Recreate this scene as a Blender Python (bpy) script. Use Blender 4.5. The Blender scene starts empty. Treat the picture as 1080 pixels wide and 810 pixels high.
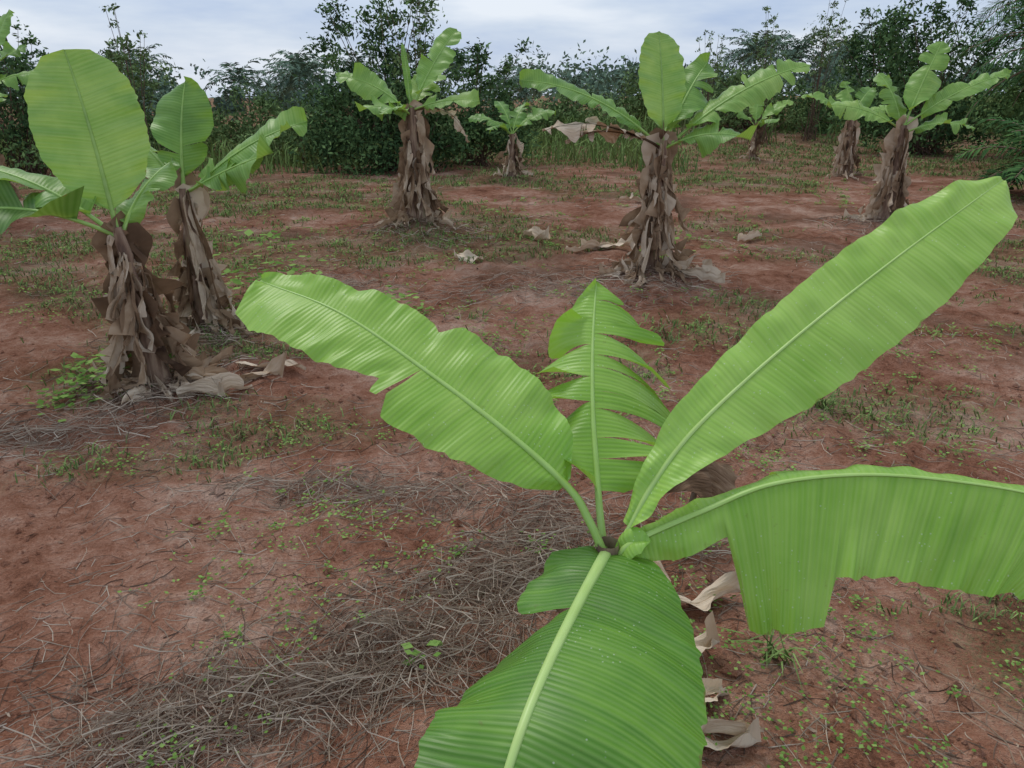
import bpy, math, random
import numpy as np
from mathutils import Vector
random.seed(7); rng=np.random.default_rng(11)
S=bpy.context.scene
# ------------------------------------------------------------ noise / terrain
def _h(ix,iy,seed):
    n=(ix.astype(np.int64)*374761393+iy.astype(np.int64)*668265263+seed*144269)&0xffffffff
    n=((n^(n>>13))*1274126177)&0xffffffff
    return ((n^(n>>16))&0xffff)/65535.0
def vn(x,y,seed=0):
    x=np.asarray(x,float);y=np.asarray(y,float)
    ix=np.floor(x);iy=np.floor(y);fx=x-ix;fy=y-iy
    fx=fx*fx*(3-2*fx);fy=fy*fy*(3-2*fy)
    a=_h(ix,iy,seed);b=_h(ix+1,iy,seed);c=_h(ix,iy+1,seed);d=_h(ix+1,iy+1,seed)
    return (a*(1-fx)+b*fx)*(1-fy)+(c*(1-fx)+d*fx)*fy
def fbm(x,y,o=4,seed=0):
    s=0;a=.5;t=0
    for i in range(o):
        s=s+a*vn(x*2**i+i*17.3,y*2**i-i*9.1,seed+i);t+=a;a*=.5
    return s/t
def sm(a,b,x):
    t=np.clip((x-a)/(b-a),0,1);return t*t*(3-2*t)
PL=[(.23,1.37,.03,.2),(-2.04,4.0,.06,.35),(-2.23,5.15,.06,.35),(-1.18,9.25,.16,.55),(1.27,6.72,.06,.4),(4.8,9.6,.1,.5),(6.7,15.3,.1,.5),(0,15.2,.08,.5),(6.1,19.6,.1,.5),(-7.0,10.3,.1,.5)]
PILES=[(-.95,1.48,.22,.12,.05),(-.62,1.62,.30,.15,.06),(-.3,1.85,.32,.19,.06),(-.02,2.12,.28,.2,.05),(.15,2.4,.22,.26,.04),
       (-.85,2.85,.34,.10,.025),(-.35,2.75,.3,.10,.02),(-2.4,3.35,.4,.2,.02),(.3,6.3,.9,.35,.02),(.8,2.3,.4,.2,.012),(-1.6,6.4,.4,.5,.02)]
def litter(x,y):
    m=0*x
    for px,py,a,b,h in PILES: m=np.maximum(m,np.exp(-((x-px)/a)**2-((y-py)/b)**2)*min(1,h/.04))
    for px,py,h,r in PL: m=np.maximum(m,.7*np.exp(-((x-px)**2+(y-py)**2)/(r*1.1)**2))
    m=np.maximum(m,.8*sm(.56,.72,fbm(x*.8,y*1.1,4,55))*sm(2.5,6,y))
    return np.clip(m*(.1+1.6*fbm(x*7,y*7,3,5)),0,1)
def gz(x,y):
    x=np.asarray(x,float);y=np.asarray(y,float)
    near=np.exp(-((x)**2+(y-3)**2)/120)
    z=.11*(fbm(x*.5,y*.5,3,1)-.5)+.095*(fbm(x*2.2,y*2.2,3,2)-.5)+near*.075*(fbm(x*8,y*8,3,3)-.5)
    z=z-near*.04*np.abs(fbm(x*3.3,y*3.3,2,14)-.5)
    for px,py,h,r in PL: z=z+h*np.exp(-((x-px)**2+(y-py)**2)/r**2)
    for px,py,a,b,h in PILES: z=z+h*.35*np.exp(-((x-px)/a)**2-((y-py)/b)**2)
    z=z+1.0*sm(24,38,y)*sm(2,10,x)
    return z
def weed(x,y):
    n=fbm(x*.45,y*.6,4,21); f=sm(4,11,y)
    m=sm(.60-.24*f,.72-.16*f,n)
    m=np.maximum(m,.9*np.exp(-((x-2.0)/.7)**2-((y-3.7)/.35)**2))
    m=np.maximum(m,.75*np.exp(-((x-1.9)/.9)**2-((y-5.3)/.4)**2))
    m=np.maximum(m,.7*np.exp(-((x+3.2)/1.2)**2-((y-6.6)/.6)**2))
    m=np.maximum(m,sm(15,22,y)*.95)
    return np.clip(m,0,1)
# ------------------------------------------------------------ node helpers
def mat(name):
    m=bpy.data.materials.new(name);m.use_nodes=True;nt=m.node_tree;nt.nodes.clear();return m,nt
def N(nt,t,**k):
    n=nt.nodes.new(t)
    for a,b in k.items(): setattr(n,a,b)
    return n
def L(nt,a,b): nt.links.new(a,b)
def M(nt,op,a,b=None,c=None,clamp=False):
    n=N(nt,'ShaderNodeMath',operation=op);n.use_clamp=clamp
    for i,v in enumerate((a,b,c)):
        if v is None: continue
        if isinstance(v,(int,float)): n.inputs[i].default_value=v
        else: L(nt,v,n.inputs[i])
    return n.outputs[0]
def MIX(nt,f,a,b,bt='MIX'):
    n=N(nt,'ShaderNodeMix',data_type='RGBA',blend_type=bt)
    for i,v in ((0,f),(6,a),(7,b)):
        if isinstance(v,(int,float)): n.inputs[i].default_value=v
        elif isinstance(v,tuple): n.inputs[i].default_value=(*v,1)
        else: L(nt,v,n.inputs[i])
    return n.outputs[2]
def RAMP(nt,f,stops):
    n=N(nt,'ShaderNodeValToRGB');e=n.color_ramp.elements
    while len(e)<len(stops): e.new(.5)
    for i,(p,c) in enumerate(stops): e[i].position=p;e[i].color=(*c,1)
    L(nt,f,n.inputs[0]);return n.outputs[0]
def NOISE(nt,vec,sc,det=3,rough=.55):
    n=N(nt,'ShaderNodeTexNoise');n.inputs['Scale'].default_value=sc;n.inputs['Detail'].default_value=det;n.inputs['Roughness'].default_value=rough
    L(nt,vec,n.inputs['Vector']);return n.outputs[0]
def leaf_material(name,stops,rough=.4,trans=.3,tcol=(.3,.55,.04),bump=.25,edge=(.2,.11,.04),edgeamt=.5,drops=0,spec=.4,fine=.011,dry=False,spots=0):
    m,nt=mat(name)
    at=N(nt,'ShaderNodeAttribute',attribute_name='luv');sp=N(nt,'ShaderNodeSeparateXYZ');L(nt,at.outputs['Vector'],sp.inputs[0])
    x,y,z=sp.outputs
    cb=N(nt,'ShaderNodeCombineXYZ');L(nt,M(nt,'MULTIPLY',x,9 if dry else 75),cb.inputs[0]);L(nt,M(nt,'MULTIPLY',y,60 if dry else 2.),cb.inputs[1]);L(nt,M(nt,'MULTIPLY',z,13),cb.inputs[2])
    st=NOISE(nt,cb.outputs[0],1,3)
    tc=N(nt,'ShaderNodeTexCoord');big=NOISE(nt,tc.outputs['Object'],5,3)
    v=M(nt,'ADD',z,M(nt,'MULTIPLY',M(nt,'SUBTRACT',st,.5),.5 if not dry else .7))
    v=M(nt,'ADD',v,M(nt,'MULTIPLY',M(nt,'SUBTRACT',big,.5),.75),clamp=True)
    col=RAMP(nt,v,stops)
    h=M(nt,'MULTIPLY',st,2.)
    if not dry:
        sn=M(nt,'SINE',M(nt,'MULTIPLY',x,2*math.pi/fine))
        col=MIX(nt,M(nt,'MULTIPLY',M(nt,'ADD',sn,1),.09),col,(.42,.62,.22))
        h=M(nt,'ADD',M(nt,'MULTIPLY',sn,.35),M(nt,'MULTIPLY',st,1.6))
    ed=N(nt,'ShaderNodeAttribute',attribute_name='edge')
    if edgeamt:
        en=NOISE(nt,tc.outputs['Object'],22,3)
        ef=M(nt,'MULTIPLY',M(nt,'GREATER_THAN',M(nt,'ADD',ed.outputs['Fac'],M(nt,'MULTIPLY',M(nt,'SUBTRACT',en,.5),.3)),1.03),edgeamt)
        col=MIX(nt,ef,col,edge)
    if drops:
        vo=N(nt,'ShaderNodeTexVoronoi');vo.inputs['Scale'].default_value=75;L(nt,tc.outputs['Object'],vo.inputs['Vector'])
        d=M(nt,'LESS_THAN',vo.outputs['Distance'],.13)
        n2=M(nt,'GREATER_THAN',NOISE(nt,tc.outputs['Object'],6,2),.52)
        col=MIX(nt,M(nt,'MULTIPLY',M(nt,'MULTIPLY',d,n2),drops),col,(.75,.85,.7))
    if spots:
        s2=NOISE(nt,tc.outputs['Object'],34,4,.7)
        col=MIX(nt,M(nt,'MULTIPLY',M(nt,'SUBTRACT',s2,.65,clamp=True),spots),col,(.16,.12,.04))
    b=N(nt,'ShaderNodeBump');b.inputs['Strength'].default_value=bump;b.inputs['Distance'].default_value=.004 if not dry else .01
    L(nt,h,b.inputs['Height'])
    p=N(nt,'ShaderNodeBsdfPrincipled');L(nt,col,p.inputs['Base Color']);p.inputs['Roughness'].default_value=rough;p.inputs['Specular IOR Level'].default_value=spec
    L(nt,b.outputs[0],p.inputs['Normal']);out=p.outputs[0]
    if trans:
        t=N(nt,'ShaderNodeBsdfTranslucent');L(nt,MIX(nt,.5,col,tcol),t.inputs[0])
        ms=N(nt,'ShaderNodeMixShader');ms.inputs[0].default_value=trans
        L(nt,p.outputs[0],ms.inputs[1]);L(nt,t.outputs[0],ms.inputs[2]);out=ms.outputs[0]
    o=N(nt,'ShaderNodeOutputMaterial');L(nt,out,o.inputs[0]);return m
G_young=leaf_material('banana_leaf_young',[(0,(.025,.11,.015)),(.3,(.08,.26,.022)),(.65,(.24,.50,.05)),(1,(.44,.70,.14))],rough=.38,trans=.33,tcol=(.42,.62,.03),drops=.35,edgeamt=.5,spots=4,bump=.22)
G_old=leaf_material('banana_leaf_mature',[(0,(.03,.10,.025)),(.4,(.10,.25,.045)),(.75,(.22,.42,.08)),(1,(.38,.57,.14))],rough=.42,trans=.33,tcol=(.4,.58,.04),edgeamt=.9,fine=.02,spots=3)
G_rib=leaf_material('banana_midrib',[(0,(.16,.28,.06)),(.5,(.30,.48,.10)),(1,(.45,.60,.20))],rough=.4,trans=.0,edgeamt=0,bump=.05)
G_dry=leaf_material('dry_banana_leaf',[(0,(.05,.028,.018)),(.3,(.18,.11,.065)),(.6,(.40,.28,.18)),(1,(.70,.58,.44))],rough=.85,trans=.12,tcol=(.4,.26,.14),bump=.9,spec=.15,edgeamt=0,dry=True)
def foliage_material(name,stops,trans=.25,tcol=(.12,.2,.03)):
    m,nt=mat(name)
    at=N(nt,'ShaderNodeAttribute',attribute_name='luv');sp=N(nt,'ShaderNodeSeparateXYZ');L(nt,at.outputs['Vector'],sp.inputs[0])
    col=RAMP(nt,sp.outputs[2],stops)
    p=N(nt,'ShaderNodeBsdfDiffuse');L(nt,col,p.inputs['Color']);out=p.outputs[0]
    if trans:
        t=N(nt,'ShaderNodeBsdfTranslucent');L(nt,MIX(nt,.5,col,tcol),t.inputs[0])
        ms=N(nt,'ShaderNodeMixShader');ms.inputs[0].default_value=trans
        L(nt,p.outputs[0],ms.inputs[1]);L(nt,t.outputs[0],ms.inputs[2]);out=ms.outputs[0]
    o=N(nt,'ShaderNodeOutputMaterial');L(nt,out,o.inputs[0]);return m
F_shrub=foliage_material('shrub_leaves',[(0,(.03,.06,.028)),(.5,(.085,.15,.058)),(1,(.22,.33,.12))],0)
F_scrub=foliage_material('scrub_leaves',[(0,(.06,.09,.035)),(.5,(.14,.21,.08)),(1,(.28,.37,.15))],0)
F_far=foliage_material('hazed_distant_leaves',[(0,(.07,.11,.09)),(.5,(.12,.18,.13)),(1,(.20,.28,.18))],0)  # leaf colours lightened and blued to paint in the haze of distance
F_palm=foliage_material('palm_leaves',[(0,(.03,.07,.03)),(.5,(.06,.13,.045)),(1,(.13,.24,.07))],0)
F_weed=foliage_material('weed_leaves',[(0,(.06,.11,.03)),(.5,(.15,.27,.06)),(1,(.30,.45,.13))],.2,(.3,.45,.08))
F_grass=foliage_material('grass_blades',[(0,(.20,.17,.09)),(.3,(.12,.17,.06)),(.7,(.17,.26,.08)),(1,(.28,.37,.13))],0)
F_stick=foliage_material('dry_stems',[(0,(.09,.055,.04)),(.35,(.22,.155,.115)),(.75,(.40,.31,.23)),(1,(.62,.53,.42))],0)
F_chip=foliage_material('leaf_crumbs',[(0,(.08,.045,.03)),(.6,(.22,.14,.10)),(1,(.42,.32,.24))],0)
def bark_material():
    m,nt=mat('pseudostem_sheath');tc=N(nt,'ShaderNodeTexCoord')
    mp=N(nt,'ShaderNodeMapping');mp.inputs['Scale'].default_value=(14,14,2);L(nt,tc.outputs['Object'],mp.inputs[0])
    n=NOISE(nt,mp.outputs[0],1.5,5);col=RAMP(nt,n,[(.25,(.06,.035,.025)),(.45,(.17,.10,.065)),(.6,(.32,.22,.15)),(.8,(.22,.25,.09))])
    b=N(nt,'ShaderNodeBump');b.inputs['Strength'].default_value=.8;b.inputs['Distance'].default_value=.02;L(nt,n,b.inputs['Height'])
    p=N(nt,'ShaderNodeBsdfPrincipled');L(nt,col,p.inputs['Base Color']);p.inputs['Roughness'].default_value=.8;L(nt,b.outputs[0],p.inputs['Normal'])
    o=N(nt,'ShaderNodeOutputMaterial');L(nt,p.outputs[0],o.inputs[0]);return m
BARK=bark_material()
def soil_material():
    m,nt=mat('red_soil');tc=N(nt,'ShaderNodeTexCoord').outputs['Object']
    a=NOISE(nt,tc,1.3,4,.6);b=NOISE(nt,tc,10,5,.68);c=NOISE(nt,tc,70,4,.75)
    v=M(nt,'ADD',M(nt,'MULTIPLY',a,.6),M(nt,'ADD',M(nt,'MULTIPLY',b,.42),M(nt,'MULTIPLY',c,.3)))
    col=RAMP(nt,v,[(.49,(.15,.064,.040)),(.59,(.31,.140,.086)),(.68,(.43,.225,.150)),(.80,(.60,.40,.30))])
    vo=N(nt,'ShaderNodeTexVoronoi');vo.inputs['Scale'].default_value=38;L(nt,tc,vo.inputs['Vector'])
    peb=M(nt,'MULTIPLY',M(nt,'LESS_THAN',vo.outputs['Distance'],.2),M(nt,'GREATER_THAN',b,.52))
    col=MIX(nt,M(nt,'MULTIPLY',peb,.5),col,(.14,.06,.04))
    li=N(nt,'ShaderNodeAttribute',attribute_name='litter').outputs['Fac']
    lf=M(nt,'MULTIPLY',M(nt,'ADD',li,M(nt,'MULTIPLY',M(nt,'SUBTRACT',c,.5),2.),clamp=True),.65)
    lf=M(nt,'MULTIPLY',lf,M(nt,'MULTIPLY',li,4,clamp=True))
    col=MIX(nt,lf,col,RAMP(nt,c,[(.3,(.09,.055,.04)),(.55,(.20,.13,.09)),(.7,(.38,.29,.21))]))
    we=N(nt,'ShaderNodeAttribute',attribute_name='weed').outputs['Fac']
    wf=M(nt,'MULTIPLY',we,M(nt,'ADD',M(nt,'MULTIPLY',M(nt,'SUBTRACT',c,.48),6),.3,clamp=True))
    col=MIX(nt,M(nt,'MULTIPLY',wf,.75),col,RAMP(nt,b,[(.35,(.08,.09,.04)),(.5,(.13,.145,.065)),(.65,(.19,.225,.09))]))
    bp=N(nt,'ShaderNodeBump');bp.inputs['Strength'].default_value=1.;bp.inputs['Distance'].default_value=.05
    h=M(nt,'ADD',M(nt,'MULTIPLY',b,1.3),M(nt,'MULTIPLY',c,.5));L(nt,h,bp.inputs['Height'])
    p=N(nt,'ShaderNodeBsdfDiffuse');L(nt,col,p.inputs['Color']);p.inputs['Roughness'].default_value=.8;L(nt,bp.outputs[0],p.inputs['Normal'])
    o=N(nt,'ShaderNodeOutputMaterial');L(nt,p.outputs[0],o.inputs[0]);return m
SOIL=soil_material()
# ------------------------------------------------------------ mesh builder
class MB:
    def __init__(s): s.V=[];s.F=[];s.A=[];s.E=[];s.n=0
    def add(s,V,F,A,E=None):
        V=np.asarray(V,float).reshape(-1,3);s.V.append(V);s.F.append(np.asarray(F,int)+s.n)
        s.A.append(np.asarray(A,float).reshape(-1,3));s.E.append(np.zeros(len(V)) if E is None else np.asarray(E,float).ravel());s.n+=len(V)
    def grid(s,P,A,E=None):
        nu,nv=P.shape[0],P.shape[1];i=np.arange(nu*nv).reshape(nu,nv)
        s.add(P,np.stack([i[:-1,:-1],i[1:,:-1],i[1:,1:],i[:-1,1:]],-1).reshape(-1,4),A,E)
    def tube(s,P,R,k=8,shade=.5,flat=1.0,rough=0):
        P=np.asarray(P,float);n=len(P);T=np.gradient(P,axis=0);T/=np.linalg.norm(T,axis=1)[:,None]+1e-9
        ref=np.array([0,0,1.]) if abs(T[:,2]).mean()<.8 else np.array([0,1.,0])
        a=np.cross(T,ref);a/=np.linalg.norm(a,axis=1)[:,None]+1e-9;b=np.cross(a,T)
        th=np.linspace(0,2*np.pi,k+1);R=np.asarray(R,float);rr=R[:,None]*np.ones((n,k+1))
        if rough:
            q=1+rough*(rng.random((n,k))-.5);rr=rr*np.concatenate([q,q[:,:1]],1)
        Q=P[:,None]+rr[...,None]*(np.cos(th)[None,:,None]*a[:,None]+flat*np.sin(th)[None,:,None]*b[:,None])
        d=np.concatenate([[0],np.cumsum(np.linalg.norm(np.diff(P,axis=0),axis=1))])
        A=np.zeros((n,k+1,3));A[...,0]=d[:,None]*.15;A[...,1]=th[None];A[...,2]=shade
        s.grid(Q,A)
    def build(s,name,m,parent=None,smooth=True):
        V=np.concatenate(s.V);F=np.concatenate(s.F);A=np.concatenate(s.A);E=np.concatenate(s.E)
        me=bpy.data.meshes.new(name);me.from_pydata(V.tolist(),[],F.tolist())
        me.attributes.new('luv','FLOAT_VECTOR','POINT').data.foreach_set('vector',A.ravel())
        me.attributes.new('edge','FLOAT','POINT').data.foreach_set('value',E)
        if smooth: me.polygons.foreach_set('use_smooth',np.ones(len(F),bool))
        me.materials.append(m);o=bpy.data.objects.new(name,me);S.collection.objects.link(o)
        if parent: o.parent=parent
        return o
def empty(name):
    o=bpy.data.objects.new(name,None);S.collection.objects.link(o);return o
def curve(pts,n=90):
    P=np.array(pts,float);P=np.vstack([2*P[0]-P[1],P,2*P[-1]-P[-2]]);out=[]
    for i in range(1,len(P)-2):
        t=np.linspace(0,1,24,endpoint=False)[:,None];a,b,c,d=P[i-1],P[i],P[i+1],P[i+2]
        out.append(.5*((2*b)+(-a+c)*t+(2*a-5*b+4*c-d)*t*t+(-a+3*b-3*c+d)*t**3))
    out=np.vstack(out+[P[-2][None]]);d=np.concatenate([[0],np.cumsum(np.linalg.norm(np.diff(out,axis=0),axis=1))])
    q=np.linspace(0,d[-1],n);return np.stack([np.interp(q,d,out[:,k]) for k in range(3)],1),d[-1]
def unit(v): return v/(np.linalg.norm(v,axis=-1,keepdims=True)+1e-9)
def leaf(mb,rib,pts,SA,SB,wA,wB,s0=.15,tA=(),tB=(),drA=.5,drB=.5,fold=.15,lean=.2,shade=.6,gap=.1,rip=.006,segv=.25,r0=.011,r1=.002,grav=0,rshade=.6,du=.012,nv=9,round_=.25,pleat=1,leanB=None):
    C,Ln=curve(pts);q=np.linspace(0,1,len(C));T=unit(np.gradient(C,axis=0))
    ev=lambda A,s:np.stack([np.interp(s,q,A[:,k]) for k in range(3)],-1)
    sd=random.randint(0,9999)
    for side,(SS,w,tears,dr) in enumerate(((SA,wA,tA,drA),(SB,wB,tB,drB))):
        SS=np.atleast_2d(np.array(SS,float));w=np.array(w,float)
        b=[0]+sorted(tears)+[1]
        for i in range(len(b)-1):
            a_,b_=b[i],b[i+1];nu=max(4,int((b_-a_)*Ln*(1-s0)/du))
            s=np.linspace(a_,b_,nu+1)[:,None]*np.ones((1,nv+1));v=np.ones((nu+1,1))*np.linspace(0,1,nv+1)[None]
            sc=(a_+b_)/2
            lo=(1 if i>0 else 0);hi=(1 if i<len(b)-2 else 0)
            pinch=np.where(s<sc,lo,hi)*gap*v**1.3
            se=sc+(s-sc)*(1-pinch)
            ww=np.interp(s,w[:,0],w[:,1])
            e=np.abs(2*(s-a_)/(b_-a_)-1)
            ww=ww*(1-round_*e**5*np.where(s<sc,lo,hi))*(1+.05*(vn(s*45,0*s+side*9,sd+i)-.5))
            r=v*ww;sf=s0+(1-s0)*se
            c=ev(C,sf);t=unit(ev(T,sf))
            Sd=np.stack([np.interp(se,np.linspace(0,1,len(SS)),SS[:,k]) if len(SS)>1 else SS[0,k]+0*se for k in range(3)],-1)
            Sd=unit(Sd-(Sd*t).sum(-1,keepdims=True)*t)
            Nn=unit(np.cross(t,Sd))*(1 if side==0 else -1)
            if Nn[...,2].mean()<0: Nn=-Nn
            rd=random.uniform(-segv,segv)*(1 if (lo or hi) else 0);tw=random.uniform(-1,1)*segv*(1 if (lo or hi) else 0)
            wm=max(w[:,1].max(),1e-3)
            off=fold*r-(dr+rd)*r*r/wm+tw*(s-sc)*v*v*1.2
            off=off+rip*v*(pleat*np.sin(s*Ln*38+sd+5*vn(s*Ln*6,v,sd))*.7+1.2*(vn(s*Ln*(22 if pleat else 14),v*2+side*5,sd)-.5)*2)+rip*.5*(vn(s*Ln*60,v*1.2+7,sd+3)-.5)*v
            ln=(leanB if (side and leanB is not None) else lean)*(1-.2*s)
            P=c+Sd*(r*np.cos(ln))[...,None]+t*(r*np.sin(ln))[...,None]+Nn*off[...,None]
            P[...,2]-=grav*r*r
            A=np.stack([s*Ln*(1-s0),r*(1 if side else -1),shade+.12*rd+0*s],-1)
            mb.grid(P,A,v)
    if rib is not None: rib.tube(C,r0+(r1-r0)*q**.8,8,rshade,.75)
    return C
def up_profile(W,asym=1): return [(0,0),(.04,.35*W*asym),(.12,.72*W*asym),(.3,.97*W*asym),(.5,W*asym),(.7,.92*W*asym),(.85,.7*W*asym),(.95,.42*W*asym),(1,0)]
def arc(p,az,e0,e1,Ln,n=9,curl=0):
    P=[np.array(p,float)]
    for i in range(n):
        f=i/(n-1);e=math.radians(e0+(e1-e0)*f**1.2);a=math.radians(az+curl*f)
        P.append(P[-1]+Ln/n*np.array([math.cos(a)*math.cos(e),math.sin(a)*math.cos(e),math.sin(e)]))
    return P
# ------------------------------------------------------------ GROUND
def make_ground():
    nx,ny=520,480;u=np.linspace(-1,1,nx);x=350*np.sinh(6.8*u)/np.sinh(6.8)
    w=np.linspace(-.40,1,ny);y=2.6+350*np.sinh(6.8*w)/np.sinh(6.8)
    X,Y=np.meshgrid(x,y,indexing='ij');Z=gz(X,Y);P=np.stack([X,Y,Z],-1)
    i=np.arange(nx*ny).reshape(nx,ny);F=np.stack([i[:-1,:-1],i[1:,:-1],i[1:,1:],i[:-1,1:]],-1).reshape(-1,4)
    me=bpy.data.meshes.new('ground');me.from_pydata(P.reshape(-1,3).tolist(),[],F.tolist())
    me.attributes.new('weed','FLOAT','POINT').data.foreach_set('value',weed(X,Y).ravel())
    me.attributes.new('litter','FLOAT','POINT').data.foreach_set('value',litter(X,Y).ravel())
    me.polygons.foreach_set('use_smooth',np.ones(len(F),bool));me.materials.append(SOIL)
    o=bpy.data.objects.new('ground',me);S.collection.objects.link(o)
make_ground()
# ------------------------------------------------------------ FOREGROUND PLANT
def dead(mb,p,az,Ln,W,out=.06,flare=.1,shade=.55):
    """withered leaf: leaves the stem, folds over and hangs almost straight down"""
    a=math.radians(az);o=np.array([math.cos(a),math.sin(a),0]);sx=np.array([-math.sin(a),math.cos(a),0])
    p=np.array(p,float);wob=random.uniform(-.09,.09)
    pts=[p,p+o*out+np.array([0,0,.02]),p+o*out*1.5+np.array([0,0,-.12*Ln])]
    for f in (.35,.6,.8,1): pts.append(p+o*(out*1.5+flare*f*f+random.uniform(-.02,.03))+sx*(wob*f+random.uniform(-.02,.02))+np.array([0,0,-Ln*f]))
    zf=float(gz(p[0],p[1]))+.02
    for k_,q in enumerate(pts):
        if q[2]<zf: q[:]=q+o*min(.12,(zf-q[2])*.6);q[2]=zf+.004*k_
    Sd=sx+o*random.uniform(-.9,.9);t=sorted(random.uniform(.3,.9) for _ in range(2))
    pr=[(0,.25*W),(.15,.35*W),(.35,random.uniform(.6,1)*W),(.55,random.uniform(.5,.9)*W),(.8,random.uniform(.6,1.1)*W),(.93,.5*W),(1,.1*W)]
    leaf(mb,None,pts,Sd,-Sd,pr,pr,s0=0,tA=t[:1],tB=t[1:],drA=random.uniform(-.3,1.8),drB=random.uniform(.3,1.8),fold=random.uniform(-.5,1.3),lean=.15,shade=shade+random.uniform(-.45,.42),gap=.06,rip=.016,segv=.4,du=.015,nv=6,pleat=0,round_=.5)
def ground_leaf(mb,x,y,az,Ln,W,shade=.6):
    n=7;pts=[]
    for i in range(n):
        f=i/(n-1);px=x+math.cos(az)*Ln*f-math.sin(az)*.1*Ln*math.sin(f*5+x*9);py=y+math.sin(az)*Ln*f
        pts.append([px,py,float(gz(px,py))+.015+.05*random.random()*W/.1])
    a=az+math.pi/2;Sd=np.array([math.cos(a),math.sin(a),.2])
    pr=[(0,.2*W),(.2,.7*W),(.5,W),(.8,.7*W),(1,0)]
    t=[random.uniform(.3,.7)]
    leaf(mb,None,pts,Sd,-Sd+np.array([0,0,.7]),pr,pr,s0=0,tA=t,drA=random.uniform(0,1.2),drB=random.uniform(-1,1),fold=random.uniform(.3,.9),shade=shade+random.uniform(-.3,.25),rip=.02,segv=.5,du=.012,nv=7,pleat=0,lean=.3)
fg=empty('banana_plant');lv=MB();rb=MB();dv=MB();st=MB()
SU=(.55,.71,.44);SLo=(-.52,-.75,-.32)
leaf(lv,rb,[(.205,1.357,.66),(.165,1.38,.745),(.123,1.408,.806),(0,1.466,.902),(-.182,1.563,1.010),(-.402,1.681,1.120),(-.619,1.787,1.172)],
 SU,SLo,[(0,.02),(.05,.10),(.13,.15),(.3,.17),(.40,.165),(.44,.155),(.475,.115),(.49,.105),(.52,.125),(.6,.12),(.75,.085),(.9,.06),(.97,.045),(1,.01)],
 [(0,.01),(.05,.07),(.2,.13),(.33,.155),(.42,.19),(.48,.15),(.485,.10),(.55,.11),(.6,.13),(.75,.145),(.88,.15),(.96,.12),(1,.02)],
 s0=.17,tB=(.455,),drA=.25,drB=.35,fold=.12,lean=.12,shade=.76,gap=.06,segv=.12,r0=.012,du=.006,nv=12,rip=.008)
leaf(lv,rb,[(.204,1.375,.65),(.196,1.43,.73),(.193,1.488,.795),(.192,1.617,.905),(.203,1.771,1.022),(.223,1.923,1.135)],
 (-1,0,-.12),(1,0,-.12),[(0,.01),(.08,.07),(.25,.12),(.45,.145),(.6,.14),(.75,.105),(.9,.05),(1,0)],
 [(0,.06),(.1,.19),(.3,.25),(.5,.27),(.6,.24),(.8,.155),(.9,.10),(1,0)],
 s0=.2,tA=(.38,.5,.66,.8),tB=(.13,.22,.35,.43,.55,.61,.72,.79,.9),drA=.3,drB=.5,fold=.1,lean=.0,shade=.74,gap=.22,segv=.7,r0=.010,grav=.9,du=.006,nv=12,round_=.35)
leaf(lv,rb,[(.22,1.365,.66),(.250,1.373,.720),(.318,1.418,.834),(.423,1.473,.945),(.631,1.565,1.100),(.884,1.672,1.262),(1.155,1.796,1.412)],
 (-.45,.6,.5),[(.3,-.3,.5),(.55,-.5,-.45),(.61,-.51,-.61),(.61,-.51,-.61),(.61,-.51,-.61),(.61,-.51,-.61)],[(0,.02),(.12,.045),(.2,.06),(.35,.08),(.6,.09),(.8,.085),(.93,.06),(1,.01)],
 [(0,.03),(.1,.055),(.2,.085),(.35,.13),(.5,.15),(.7,.145),(.85,.12),(.95,.09),(1,.01)],
 s0=.06,drA=.2,drB=.25,fold=.2,lean=.15,shade=.90,r0=.008,r1=.001,rshade=.8,du=.006,nv=12,rip=.008)
leaf(lv,rb,[(.225,1.35,.66),(.259,1.348,.709),(.410,1.356,.784),(.547,1.367,.839),(.720,1.347,.872),(.892,1.307,.878),(1.053,1.260,.863),(1.166,1.201,.810)],
 (0,.85,-.02),(0,-.5,-.87),[(0,.03),(.1,.09),(.25,.11),(.5,.13),(.8,.1),(1,0)],
 [(0,.04),(.1,.075),(.215,.07),(.223,.26),(.35,.285),(.475,.30),(.483,.205),(.6,.20),(.8,.21),(.96,.2),(1,.02)],
 s0=.05,tA=(.35,),tB=(.225,.48),drA=.6,drB=.15,fold=.12,lean=-.02,leanB=-.26,shade=.72,gap=.0,segv=.12,r0=.009,grav=.3,du=.006,nv=12,rip=.009,round_=.03)
leaf(lv,rb,[(.205,1.38,.65),(.196,1.33,.685),(.128,1.166,.692),(.064,.999,.700),(.017,.876,.686),(-.021,.781,.631),(-.047,.712,.568)],
 [(-.9,.3,-.1),(-.75,.3,-.55),(-.85,.3,-.45),(-.85,.3,-.45)],(.93,-.35,-.12),[(0,.06),(.05,.11),(.15,.13),(.29,.15),(.3,.13),(.5,.175),(.7,.17),(.85,.14),(1,0)],
 [(0,.08),(.05,.15),(.15,.21),(.3,.245),(.5,.275),(.7,.265),(.85,.2),(1,0)],
 s0=.04,tA=(.3,),drA=.5,drB=.35,fold=.25,lean=.12,shade=.30,gap=.05,segv=.35,r0=.015,r1=.006,rshade=.85,du=.006,nv=14,rip=.009)
leaf(lv,None,[(.215,1.36,.62),(.235,1.35,.68),(.262,1.34,.715),(.295,1.335,.72)],(0,.8,.4),(0,-.7,-.3),[(0,.02),(.4,.035),(.8,.03),(1,0)],[(0,.02),(.4,.035),(.8,.03),(1,0)],s0=0,drA=.5,drB=.8,fold=.6,shade=.8,du=.006,rip=.004)
lv.build('leaves',G_young,fg);rb.build('midribs',G_rib,fg)
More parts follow.
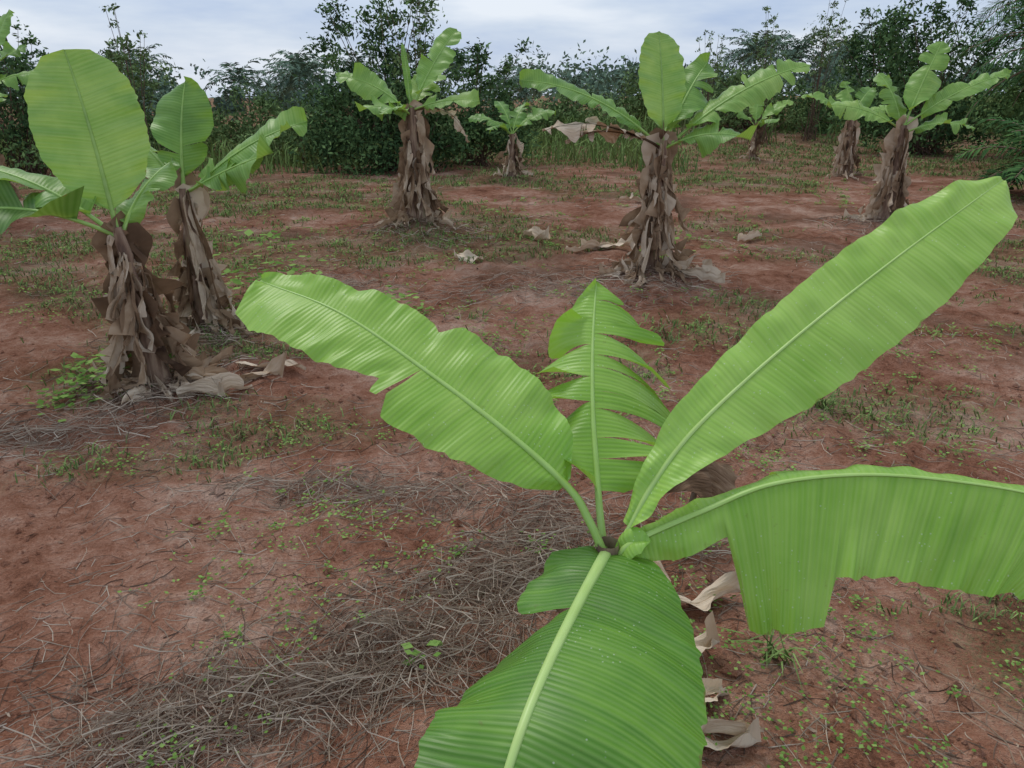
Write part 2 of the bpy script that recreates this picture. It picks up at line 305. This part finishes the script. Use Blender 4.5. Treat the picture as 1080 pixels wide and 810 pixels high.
st.tube(curve([(.24,1.38,-.05),(.235,1.375,.15),(.225,1.37,.35),(.21,1.362,.55),(.207,1.36,.70)],24)[0],np.linspace(.062,.024,24),14,.5,rough=.15)
st.build('pseudostem',BARK,fg)
for i in range(9): dead(dv,(.22,1.37,random.uniform(.25,.5)),random.uniform(0,360),random.uniform(.2,.45),.035,.03,.06,shade=.7)
for i in range(8):
    a=random.uniform(-.2,1.9);ground_leaf(dv,.26+.05*math.cos(a),1.45+.1*math.sin(a),a,random.uniform(.15,.35),.045,.9)
dv.build('dry_leaves',G_dry,fg)
# ------------------------------------------------------------ OTHER BANANA PLANTS
def plant(x,y,H,r,leaves,nd=16,ng=10,lean=(0,0),dw=.05,fl=.12):
    e=empty('banana_plant');z0=float(gz(x,y));lv=MB();rb=MB();dv=MB();st=MB()
    cx,cy=x+lean[0],y+lean[1]
    c,_=curve([(x,y,z0-.08),(x+lean[0]*.2,y+lean[1]*.2,z0+.3*H),(x+lean[0]*.6,y+lean[1]*.6,z0+.7*H),(cx,cy,z0+H)],26)
    f=np.linspace(0,1,26);st.tube(c,r*(1.05-.65*f**.8)*(1+.12*np.sin(f*23)),14,.5,rough=.25)
    for lf in leaves:
        az,e0,e1,Ln,W=lf[:5];W*=1.12;o=lf[5] if len(lf)>5 else {}
        p=np.array([cx,cy,z0+H*random.uniform(.90,.98)]);pts=arc(p,az,e0,e1,Ln,9,o.get('curl',random.uniform(-12,12)))
        a=math.radians(az);side=np.array(o.get('S',(math.sin(a),-math.cos(a),0)))
        side=side+np.array([0,0,o.get('roll',random.uniform(-.15,.15))])
        nt=o.get('t',3);tA=[random.uniform(.12,.94) for _ in range(nt)];tB=[random.uniform(.12,.94) for _ in range(nt)]
        d=o.get('d',.35);dd=o.get('dead',0)
        leaf(dv if dd else lv,dv if dd else rb,pts,side,-side,up_profile(W),up_profile(W,o.get('asym',1)),s0=o.get('s0',.18),tA=tA,tB=tB,drA=d,drB=d,fold=o.get('fold',.2),lean=.25,shade=o.get('sh',random.uniform(.5,.85)),gap=.10,rip=.014,segv=.4,r0=.018,r1=.004,du=.02,nv=7,rshade=.35,round_=.25)
    for i in range(nd):
        az=360*i/nd*2.6+random.uniform(-20,20);h=random.uniform(.3,1.0);rr=r*(.95-.6*h)
        p=(x+lean[0]*h+rr*math.cos(math.radians(az)),y+lean[1]*h+rr*math.sin(math.radians(az)),z0+H*h)
        dead(dv,p,az,H*h*random.uniform(.5,1.15),dw*random.uniform(.45,1.15),random.uniform(.015,.05),fl*random.uniform(.0,1.3),shade=.60)
    for i in range(ng):
        a=random.uniform(0,6.28);ground_leaf(dv,x+r*1.3*math.cos(a),y+r*1.3*math.sin(a),a+random.uniform(-.6,.6),random.uniform(.15,.45),random.uniform(.025,.05),.75)
    st.build('pseudostem',BARK,e)
    lv.build('leaves',G_old,e);rb.build('midribs',G_rib,e);dv.build('dry_leaves',G_dry,e);return e
plant(-2.04,4.0,.90,.065,[(135,82,72,.98,.25,dict(S=(.95,.3,0),roll=-.05,t=0,sh=.85,d=.15,s0=.17,fold=.1)),
  (178,42,0,1.0,.16,dict(sh=.65,roll=.3,t=1)),(200,30,-35,1.15,.19,dict(sh=.2,t=1,roll=.5)),(60,60,20,.6,.12)],34,26,lean=(-.08,0),dw=.03,fl=.18)
plant(-2.23,5.15,.95,.075,[(92,80,60,.80,.18,dict(S=(.95,.2,0),t=1,sh=.5)),(12,42,15,1.0,.17,dict(sh=.7,roll=-.9,t=1)),(-5,28,15,.75,.13,dict(sh=.6,roll=-.6)),(160,55,20,.7,.14)],26,16,dw=.03)
plant(-1.18,9.25,1.28,.12,[(30,62,46,1.1,.20,dict(roll=-1.0,t=1,sh=.7)),(165,42,5,1.05,.16,dict(roll=.8,t=2)),(115,80,70,.85,.04,dict(t=0,sh=.6)),(-8,20,-8,.85,.15,dict(roll=-.8,t=1)),(195,35,-25,.65,.15,dict(t=2,roll=.4)),(235,35,-35,.5,.12),(70,50,10,.9,.16,dict(roll=-.3)),
  (0,15,-80,.85,.12,dict(dead=1,t=4))],36,26,dw=.038,fl=.22)
plant(1.27,6.72,1.12,.08,[(115,84,70,.98,.21,dict(S=(.9,.35,0),roll=-.05,t=0,sh=.85,d=.15)),(6,42,12,1.5,.15,dict(roll=-.9,t=3,sh=.8)),(40,62,35,.95,.17,dict(roll=-.7,t=2)),(172,40,5,1.4,.14,dict(roll=.8,t=3,sh=.55)),(-15,28,-18,.75,.13,dict(t=1,roll=-.5)),(70,50,10,.8,.15),
  (185,28,-15,1.1,.17,dict(dead=1,t=8)),(176,30,-25,.9,.15,dict(dead=1,t=7))],40,26,lean=(.04,0),dw=.029,fl=.18)
plant(4.8,9.6,1.16,.10,[(30,68,52,1.15,.17,dict(roll=-.9,t=2,sh=.7)),(3,38,15,1.35,.14,dict(roll=-.8,t=2)),(168,32,0,1.0,.15,dict(t=2,roll=.7)),(120,70,40,.85,.14,dict(roll=.3)),(-25,28,-20,.8,.13,dict(roll=-.4))],32,16,dw=.035)
plant(6.7,15.3,1.1,.11,[(40,55,20,1.0,.16,dict(roll=-.5)),(100,75,50,.8,.16),(165,45,-5,1.1,.15,dict(roll=.6)),(0,35,-10,1.0,.15,dict(roll=-.6))],28,8,lean=(-.1,0),dw=.04)
plant(0,15.2,.8,.1,[(10,50,0,1.0,.16,dict(roll=-.6)),(170,45,-10,1.0,.15,dict(roll=.6)),(60,70,20,.9,.16),(120,65,20,.9,.15),(220,40,-25,.7,.14)],14,4)
plant(6.1,19.6,.8,.1,[(10,50,10,1.1,.15,dict(roll=-.6)),(170,50,0,1.1,.15,dict(roll=.6)),(80,75,30,1.0,.16),(-60,40,-20,.7,.15)],8,2)
plant(-7.0,10.3,1.5,.11,[(25,66,56,1.3,.19,dict(roll=-.9,sh=.7,t=1)),(5,35,-10,1.15,.17,dict(roll=-.5)),(60,60,20,1.1,.18),(-40,30,-35,1.0,.17),(170,50,0,1.1,.18),(-90,40,-20,.9,.16)],24,4,dw=.04)
# ------------------------------------------------------------ vegetation helpers
def cards(mb,C,size,shade,asp=.42):
    n=len(C);a=unit(rng.normal(size=(n,3)));b=unit(np.cross(a,rng.normal(size=(n,3))));s=np.asarray(size)*np.ones(n)
    a=a*s[:,None];b=b*(s*asp)[:,None]
    V=np.stack([C+a,C+b+.1*a,C-a,C-b+.1*a],1);A=np.zeros((n,4,3));A[...,2]=np.clip(shade,0,1)[:,None];mb.add(V,np.arange(4*n).reshape(n,4),A)
def blades(mb,X,Y,Hh,W,lean,shade,z=None):
    n=len(X);Z=gz(X,Y) if z is None else z;P=np.stack([X,Y,Z],1);az=rng.random(n)*6.283;d=np.stack([np.cos(az),np.sin(az),0*az],1);p=np.stack([-np.sin(az+.5),np.cos(az+.5),0*az],1)
    W=(W*np.ones(n))[:,None];Hh=(Hh*np.ones(n))[:,None];l=(lean*np.ones(n))[:,None];u=np.array([[0,0,1.]])
    m=P+u*Hh*.6+d*l*Hh*.35;t=P+u*Hh*(1-.3*l)+d*l*Hh
    V=np.stack([P-p*W,P+p*W,m+p*W*.8,m-p*W*.8,t+p*W*.1,t-p*W*.1],1);i=np.arange(n)[:,None]*6
    F=np.concatenate([i+np.array([[0,1,2,3]]),i+np.array([[3,2,4,5]])]);A=np.zeros((n,6,3));A[...,2]=np.clip(shade,0,1)[:,None];mb.add(V,F,A)
def shrub(name,x,y,w,h,n,ls,seed,k=34,sprigs=8,dep=None,m=None,rs=1.0):
    m=m or F_shrub;r=np.random.default_rng(seed);z0=float(gz(x,y));e=empty(name);lf=MB();br=MB();dep=dep or w*.7
    cl=[];main=[]
    for i in range(k):
        th=r.random()*6.283;ph=math.acos(r.random());rad=.35+.65*r.random()**.7
        cl.append([x+.5*w*rad*math.sin(ph)*math.cos(th),y+.5*dep*rad*math.sin(ph)*math.sin(th),z0+.1*h+h*.75*rad*math.cos(ph)*(.6+.55*r.random())]);main.append(len(cl)-1)
    for i in range(sprigs):
        th=r.random()*6.283;q=r.random()*.42;cx,cy=x+w*q*math.cos(th),y+dep*q*math.sin(th);t=h*(.75+.4*r.random());main.append(len(cl))
        for j in range(4): cl.append([cx+r.normal()*.05*w,cy+r.normal()*.05*w,z0+t-j*.11*h])
    cl=np.array(cl);nc=len(cl);rr=np.concatenate([.085*w*rs*(.5+.9*r.random(k)),.03*w*(.8+.8*r.random(nc-k))])
    wt=rr**1.7;idx=r.choice(nc,n,p=wt/wt.sum());off=r.normal(size=(n,3))*rr[idx][:,None]*np.array([.8,.8,.6])
    C=cl[idx]+off;C[:,2]=np.maximum(C[:,2],z0+.03);sh=.45+.5*(r.random(nc)-.5)[idx]+.5*(r.random(n)-.5)
    cards(lf,C,ls*(.5+.9*r.random(n)),sh)
    for j in main:
        c=cl[j];mid=np.array([x+(c[0]-x)*.45,y+(c[1]-y)*.45,z0+(c[2]-z0)*.55])
        br.tube(curve([(x+r.normal()*.08*w,y+r.normal()*.05*w,z0-.05),mid,c],8)[0],np.linspace(.014,.004,8)*max(1,w/3),5,.15)
    lf.build('foliage',m,e,False);br.build('branches',F_stick,e);return e
shrub('shrub',-2.7,17.2,3.9,3.1,19000,.055,3,k=50,sprigs=12)
shrub('shrub',-.9,18.8,2.8,2.3,6500,.06,4,sprigs=10)
shrub('shrub',-9.0,18.5,3.0,2.4,5500,.06,5,sprigs=14,m=F_scrub)
shrub('shrub',-10.4,16.5,3.2,2.7,6000,.06,6,sprigs=12)
shrub('shrub',-5.3,19.5,3.4,1.2,4000,.06,8,m=F_scrub,sprigs=5)
shrub('shrub',-7.2,22,3.6,1.6,4500,.065,18,sprigs=6,m=F_scrub)
shrub('shrub',13.1,18.3,4.4,4.3,15000,.065,9,k=50,sprigs=10)
shrub('shrub',11.6,22,4.6,3.4,10000,.07,10,sprigs=12,k=40)
shrub('shrub',9.2,30,5.0,2.0,5000,.085,13,sprigs=14,m=F_scrub)
shrub('shrub',13.5,29,6.0,3.6,8000,.085,15,sprigs=14)
shrub('shrub',2.2,29,5.0,1.6,4500,.085,17,sprigs=6,m=F_scrub)
shrub('shrub',6.2,33,5.0,1.8,4500,.09,19,sprigs=10,m=F_scrub)
for (x,y,w,h,n,sd) in ((8.3,26,2.0,3.6,1300,21),(10.3,27,2.4,4.0,1700,22),(-1.9,16.6,1.8,3.2,900,23),(-8.3,17.5,1.8,3.0,1000,25),(6.9,28,1.6,3.2,800,26)):
    shrub('sapling_tree',x,y,w,h,n,.05,sd,k=8,sprigs=10,m=F_scrub)
def distant():
    mb=MB();r=np.random.default_rng(5)
    for i in range(200):
        y=r.uniform(36,95);x=r.uniform(-1.0,1.0)*y*.95;z0=float(gz(x,y))
        px=x/y
        h=(.006+.034*r.random()**2.2+.011*math.sin(px*9+1)+.009*math.sin(px*23))*y+1.6-z0*.6+(.03*y if px>.3 else 0)*r.random()
        h=max(h,1.2);w=h*r.uniform(.7,1.4);k=11;n=260
        c=r.normal(size=(k,3))*np.array([.28*w,.28*w,.2*h])+np.array([x,y,z0+h*.55]);c[:,2]=np.clip(c[:,2],z0+.1*h,z0+h*.95)
        id=r.integers(0,k,n);C=c[id]+r.normal(size=(n,3))*w*.085
        cards(mb,C,.0026*y*(.5+.9*r.random(n))+.03,.3+.005*y+.45*(r.random()-.5)+.3*(r.random(n)-.5)+.25*(r.random(k)[id]-.5),.55)  # tone gets paler with distance, haze painted into the leaf colour
    mb.build('distant_trees',F_far,None,False)
distant()
def palm(mb,br,x,y,h,Lf,nf,nl,seed,trunk=.2,wl=.03,fall=1.0,e_lo=0):
    r=np.random.default_rng(seed);z0=float(gz(x,y))
    if br is not None: br.tube([(x,y,z0-.1),(x,y,z0+h*.5),(x,y,z0+h)],[trunk*1.2,trunk,trunk],10,.2,rough=.3)
    Vs=[];sh=[]
    for i in range(nf):
        az=i*137.5+r.uniform(-10,10);e0=e_lo+75*(1-i/nf)+r.uniform(-8,8)
        P=np.array(arc((x,y,z0+h),az,e0,e0-75*fall,Lf*r.uniform(.8,1.1),11,r.uniform(-10,10)));C,Ln=curve(P,nl)
        if br is not None: q=C[::max(1,nl//10)];br.tube(q,np.linspace(.025,.006,len(q)),4,.35)
        T=unit(np.gradient(C,axis=0));a=math.radians(az);sd=np.array([math.sin(a),-math.cos(a),0]);s0=.5+.35*(r.random()-.5)
        for j in range(int(nl*.12),nl):
            f=j/nl;ll=Lf*.26*(math.sin(math.pi*min(1,.15+.85*f))**.6)*r.uniform(.8,1.1)+.05
            for q in (-1,1):
                d=sd*q*.8+T[j]*.55+np.array([0,0,r.uniform(-.25,.35)]);d=d/np.linalg.norm(d);e=C[j]+d*ll+np.array([0,0,-ll*.25*fall])
                m=C[j]+d*ll*.5;w=T[j]*wl
                Vs.append([C[j],m+w,e,m-w]);sh.append(s0+r.uniform(-.25,.25))
    V=np.array(Vs);n=len(V);A=np.zeros((n,4,3));A[...,2]=np.clip(sh,0,1)[:,None];mb.add(V,np.arange(4*n).reshape(n,4),A)
for (x,y,h,Lf,sd) in ((10.9,15.2,2.2,2.6,1),(8.75,12.2,.3,1.7,2),(14.2,21,3.6,3.0,3)):
    e=empty('oil_palm_tree');a=MB();b=MB();palm(a,b,x,y,h,Lf,24,56,sd,.22,.018);a.build('fronds',F_palm,e,False);b.build('trunk',F_stick,e)
mb=MB();r=np.random.default_rng(2)
for i in range(46):
    y=r.uniform(38,70);x=r.uniform(-.85,.45)*y;palm(mb,None,x,y,1.6+.010*y+r.uniform(-.6,1.3),2.0,15,16,50+i,wl=.06)
mb.build('distant_palm_trees',F_far,None,False)
# ------------------------------------------------------------ grasses & weeds
mb=MB()
n=15000;X=rng.uniform(1,26,n);Y=rng.uniform(26,37,n);k=fbm(X*.4,Y*.4,2,8)>.48;X=X[k];Y=Y[k];blades(mb,X,Y,rng.uniform(.3,1.3,len(X)),.02,rng.uniform(.2,.9,len(X)),rng.uniform(.1,.9,len(X)))
n=16000;X=rng.uniform(-24,4,n);Y=rng.uniform(16.5,32,n);k=fbm(X*.5,Y*.5,2,9)>.45;X=X[k];Y=Y[k];blades(mb,X,Y,rng.uniform(.2,.8,len(X)),.016,rng.uniform(.2,.9,len(X)),rng.uniform(.2,.95,len(X)))
mb.build('tall_grass',F_grass,None,False)
mb=MB()
n=190000;Y=2+28*rng.random(n)**1.25;X=rng.uniform(-1,1,n)*(Y*.8+1);k=weed(X,Y)*(.05+.95*sm(.3,.7,vn(X*3,Y*3,4)))>rng.random(n)*.95;X=X[k];Y=Y[k]
blades(mb,X,Y,rng.uniform(.015,.06,len(X))*(1+.05*Y),.0022+.0005*Y,rng.uniform(.4,1.5,len(X)),rng.uniform(0,1,len(X)))
mb.build('grass',F_grass,None,False)
mb=MB()
def sprout(x,y,n,rad,size,h=.02):
    C=np.stack([x+rng.normal(size=n)*rad,y+rng.normal(size=n)*rad,0*rng.random(n)],1);C[:,2]=gz(C[:,0],C[:,1])+h*rng.random(n)+.006
    az=rng.random(n)*6.283;a=np.stack([np.cos(az),np.sin(az),rng.uniform(-.2,.5,n)],1)*(size*rng.uniform(.5,1.2,n))[:,None];b=np.cross(a,[0,0,1.])*.4
    V=np.stack([C,C+a*.5+b,C+a,C+a*.5-b],1);A=np.zeros((n,4,3));A[...,2]=rng.uniform(.2,1,n)[:,None];mb.add(V,np.arange(4*n).reshape(n,4),A)
for i in range(3800):
    y=1.0+14*random.random()**1.4;x=random.uniform(-1,1)*(y*.8+.5)
    if float(fbm(x*1.3,y*1.3,3,31))+.3*float(weed(x,y))<.50+.12*random.random(): continue
    sprout(x,y,random.randint(4,20),random.uniform(.01,.07),.010+.0024*y,.03)
for (x,y,n,r_,s,h) in ((-2.35,3.95,90,.13,.06,.16),(-2.5,3.8,50,.1,.05,.1),(-.85,5.6,45,.08,.07,.2),(1.55,7.5,60,.15,.1,.2),(-2.2,5.9,150,.25,.08,.6),(-1.9,5.7,120,.2,.08,.4),(-.25,1.75,10,.03,.04,.05)):
    sprout(x,y,n,r_,s,h)
mb.build('weeds',F_weed,None,False)
mb=MB()
for (x,y,n,h) in ((.78,1.75,22,.15),(1.7,3.7,30,.14),(.3,4.6,8,.3)):
    m_=n;blades(mb,x+rng.normal(size=m_)*.02,y+rng.normal(size=m_)*.02,rng.uniform(.5,1,m_)*h,.004,rng.uniform(.8,1.7,m_),rng.uniform(.3,.9,m_))
mb.build('grass_tuft',F_grass,None,False)
# ------------------------------------------------------------ dry stick litter
def sticks(mb,X,Y,Zo,Ln,R,az,shade,tilt):
    n=len(X);k=4;t=np.linspace(-.5,.5,k)[None];bend=rng.normal(size=(n,1))*.3
    c,s=np.cos(az)[:,None],np.sin(az)[:,None];l=Ln[:,None]
    off=bend*l*(t*t-.1)*2;px=X[:,None]+c*t*l-s*off;py=Y[:,None]+s*t*l+c*off
    pz=gz(px,py)+Zo[:,None]+tilt[:,None]*t*l;pz=np.maximum(pz,gz(px,py)+.001)
    P=np.stack([px,py,pz],-1);sd=np.stack([-s+0*t,c+0*t,0*px],-1);up=np.zeros_like(sd);up[...,2]=1
    r_=(R[:,None]*(1-.5*(t+.5)))[...,None];ring=[P+r_*(math.cos(a)*sd+math.sin(a)*up) for a in (math.pi/2,math.pi*7/6,math.pi*11/6)]
    V=np.stack(ring,2);i=np.arange(n*k*3).reshape(n,k,3);Fs=[]
    for a in range(3): b=(a+1)%3;Fs.append(np.stack([i[:,:-1,a],i[:,1:,a],i[:,1:,b],i[:,:-1,b]],-1).reshape(-1,4))
    A=np.zeros((n,k,3,3));A[...,2]=np.clip(shade,0,1)[:,None,None];mb.add(V,np.concatenate(Fs),A)
mb=MB()
for px,py,a,b,h in PILES:
    n=int(2300*math.sqrt(a*b)*(h/.05)**.7);X=px+rng.normal(size=n)*a*.8;Y=py+rng.normal(size=n)*b*.85
    az=rng.normal(size=n)*.9+.6;sticks(mb,X,Y,rng.random(n)*h*np.exp(-((X-px)/a)**2-((Y-py)/b)**2),rng.uniform(.05,.26,n),rng.uniform(.0009,.0026,n),az,rng.beta(2,1.2,n),rng.normal(size=n)*.18)
n=11000;Y=.9+13*rng.random(n)**1.6;X=rng.uniform(-1,1,n)*(Y*.8+.4);k=fbm(X*.9,Y*.9,3,77)>.45;X=X[k];Y=Y[k];n=len(X)
sticks(mb,X,Y,.002+0*X,rng.uniform(.02,.2,n),rng.uniform(.0007,.0019,n)*(1+.14*Y),rng.random(n)*6.28,rng.random(n)**.8,rng.normal(size=n)*.06)
for px,py,h,r_ in PL[1:6]:
    n=350;X=px+rng.normal(size=n)*r_*.8;Y=py+rng.normal(size=n)*r_*.8;sticks(mb,X,Y,rng.random(n)*.04,rng.uniform(.1,.4,n),rng.uniform(.002,.004,n),rng.random(n)*6.28,rng.random(n),rng.normal(size=n)*.15)
mb.build('dry_stick_litter',F_stick,None,False)
mb=MB();n=4500;Y=.9+14*rng.random(n)**1.2;X=rng.uniform(-1,1,n)*(Y*.8+.3);k=fbm(X*1.1,Y*1.1,3,88)+.3*litter(X,Y)>.52;X=X[k];Y=Y[k];n=len(X)
az=rng.random(n)*6.28;l=np.minimum(rng.gamma(1.5,.003,n),.014)*(1+.2*Y)+.002;a=np.stack([np.cos(az),np.sin(az),rng.normal(size=n)*.3],1)*l[:,None];b=np.stack([-np.sin(az),np.cos(az),rng.normal(size=n)*.4],1)*(l*.35)[:,None]
C=np.stack([X,Y,gz(X,Y)+l*.25],1);V=np.stack([C-a,C+b,C+a,C-b*.6+a*.3],1);A=np.zeros((n,4,3));A[...,2]=(rng.random(n)**1.2)[:,None];mb.add(V,np.arange(4*n).reshape(n,4),A)
mb.build('leaf_litter',F_chip,None,False)
mb=MB();n=6500;Y=.9+9*rng.random(n)**1.5;X=rng.uniform(-1,1,n)*(Y*.8+.3);k=fbm(X*2,Y*2,3,99)>.45;X=X[k];Y=Y[k];n=len(X)
o=np.array([[1,0,0],[0,1,0],[-1,0,0],[0,-1,0],[0,0,1],[0,0,-1.]]);sz=rng.gamma(1.6,.0034,n)+.0015
V=np.stack([X,Y,gz(X,Y)+sz*.2],1)[:,None]+o[None]*sz[:,None,None]*rng.uniform(.6,1.3,(n,6,1))
T3=[(0,1,4),(1,2,4),(2,3,4),(3,0,4),(1,0,5),(2,1,5),(3,2,5),(0,3,5)];i=np.arange(n)[:,None]*6
me=bpy.data.meshes.new('soil_clods');me.from_pydata(V.reshape(-1,3).tolist(),[],np.concatenate([i+np.array([t]) for t in T3]).tolist());me.materials.append(SOIL)
ob=bpy.data.objects.new('soil_clods',me);S.collection.objects.link(ob)
mb=MB()
for (x,y,az,Ln,W) in ((.45,1.95,.2,.32,.06),(.52,2.1,2.2,.26,.05),(.42,1.8,1.0,.25,.05),(.38,1.68,.3,.25,.045),(.30,1.06,-.2,.26,.045),(.42,1.10,.3,.22,.04),(.35,1.12,3.4,.2,.04),(.55,7.9,.3,.6,.10),(.4,8.4,2.,.5,.10),(.75,8.1,-.3,.6,.1),(1.5,6.5,-.4,.4,.08),(-1.85,3.8,.3,.4,.08),(-1.7,4.3,-.2,.45,.07),(-1.75,4.05,.1,.4,.05),(1.7,12,0,.5,.1),(2.2,11,1,.5,.1),(2.6,8.6,.5,.4,.07),(-.3,7.4,2.5,.35,.06)):
    ground_leaf(mb,x,y,az,Ln,W,.95)
mb.build('fallen_dry_leaves',G_dry)
mb=MB();leaf(mb,None,[(.50,2.35,.30),(.60,2.38,.36),(.72,2.42,.34),(.84,2.46,.24)],(0,.6,.3),(0,-.4,-.9),[(0,.03),(.4,.06),(1,.03)],[(0,.06),(.3,.15),(.6,.17),(.9,.12),(1,.04)],s0=0,tB=(.6,),drA=.5,drB=.3,fold=.3,shade=.3,rip=.02,pleat=0,du=.01)
mb.tube(curve([(.66,2.45,0),(.68,2.43,.18),(.70,2.41,.36),(.80,2.5,.52)],12)[0],np.linspace(.014,.008,12),7,.85,rough=.2)
mb.build('withered_banana_leaf',G_dry)
# ------------------------------------------------------------ world, sun, camera
w=bpy.data.worlds.new('World');S.world=w;w.use_nodes=True;nt=w.node_tree;nt.nodes.clear()
sky=N(nt,'ShaderNodeTexSky',sky_type='NISHITA',sun_disc=False);sky.sun_elevation=math.radians(58);sky.sun_rotation=math.radians(-30);sky.air_density=1.2;sky.dust_density=3
b1=N(nt,'ShaderNodeBackground');b1.inputs[1].default_value=.12;L(nt,sky.outputs[0],b1.inputs[0])
tc=N(nt,'ShaderNodeTexCoord');mp=N(nt,'ShaderNodeMapping');mp.inputs['Scale'].default_value=(1,1,4.5);L(nt,tc.outputs['Generated'],mp.inputs[0])
cn=NOISE(nt,mp.outputs[0],3.2,5,.55)
cc=RAMP(nt,cn,[(.34,(.40,.51,.72)),(.5,(.56,.65,.79)),(.66,(.74,.80,.89))])
b2=N(nt,'ShaderNodeBackground');b2.inputs[1].default_value=1.12;L(nt,cc,b2.inputs[0])
ms=N(nt,'ShaderNodeMixShader');ms.inputs[0].default_value=.88;L(nt,b1.outputs[0],ms.inputs[1]);L(nt,b2.outputs[0],ms.inputs[2])
o=N(nt,'ShaderNodeOutputWorld');L(nt,ms.outputs[0],o.inputs[0])
sl=bpy.data.lights.new('sun','SUN');sl.energy=1.5;sl.angle=math.radians(20);sl.color=(1,.94,.86);so=bpy.data.objects.new('sun',sl);S.collection.objects.link(so)
el=math.radians(58);az=math.radians(-30)
d=Vector((math.sin(az)*math.cos(el),math.cos(az)*math.cos(el),math.sin(el)));so.rotation_euler=d.to_track_quat('Z','Y').to_euler()
cam=bpy.data.cameras.new('camera');co=bpy.data.objects.new('camera',cam);S.collection.objects.link(co);co.location=(0,0,1.6)
co.rotation_euler=(math.radians(90-21.4),0,0);cam.sensor_width=36;cam.lens=26;cam.clip_end=2000;cam.clip_start=.02;S.camera=co
S.view_settings.view_transform='Standard';S.view_settings.look='None';S.view_settings.exposure=0
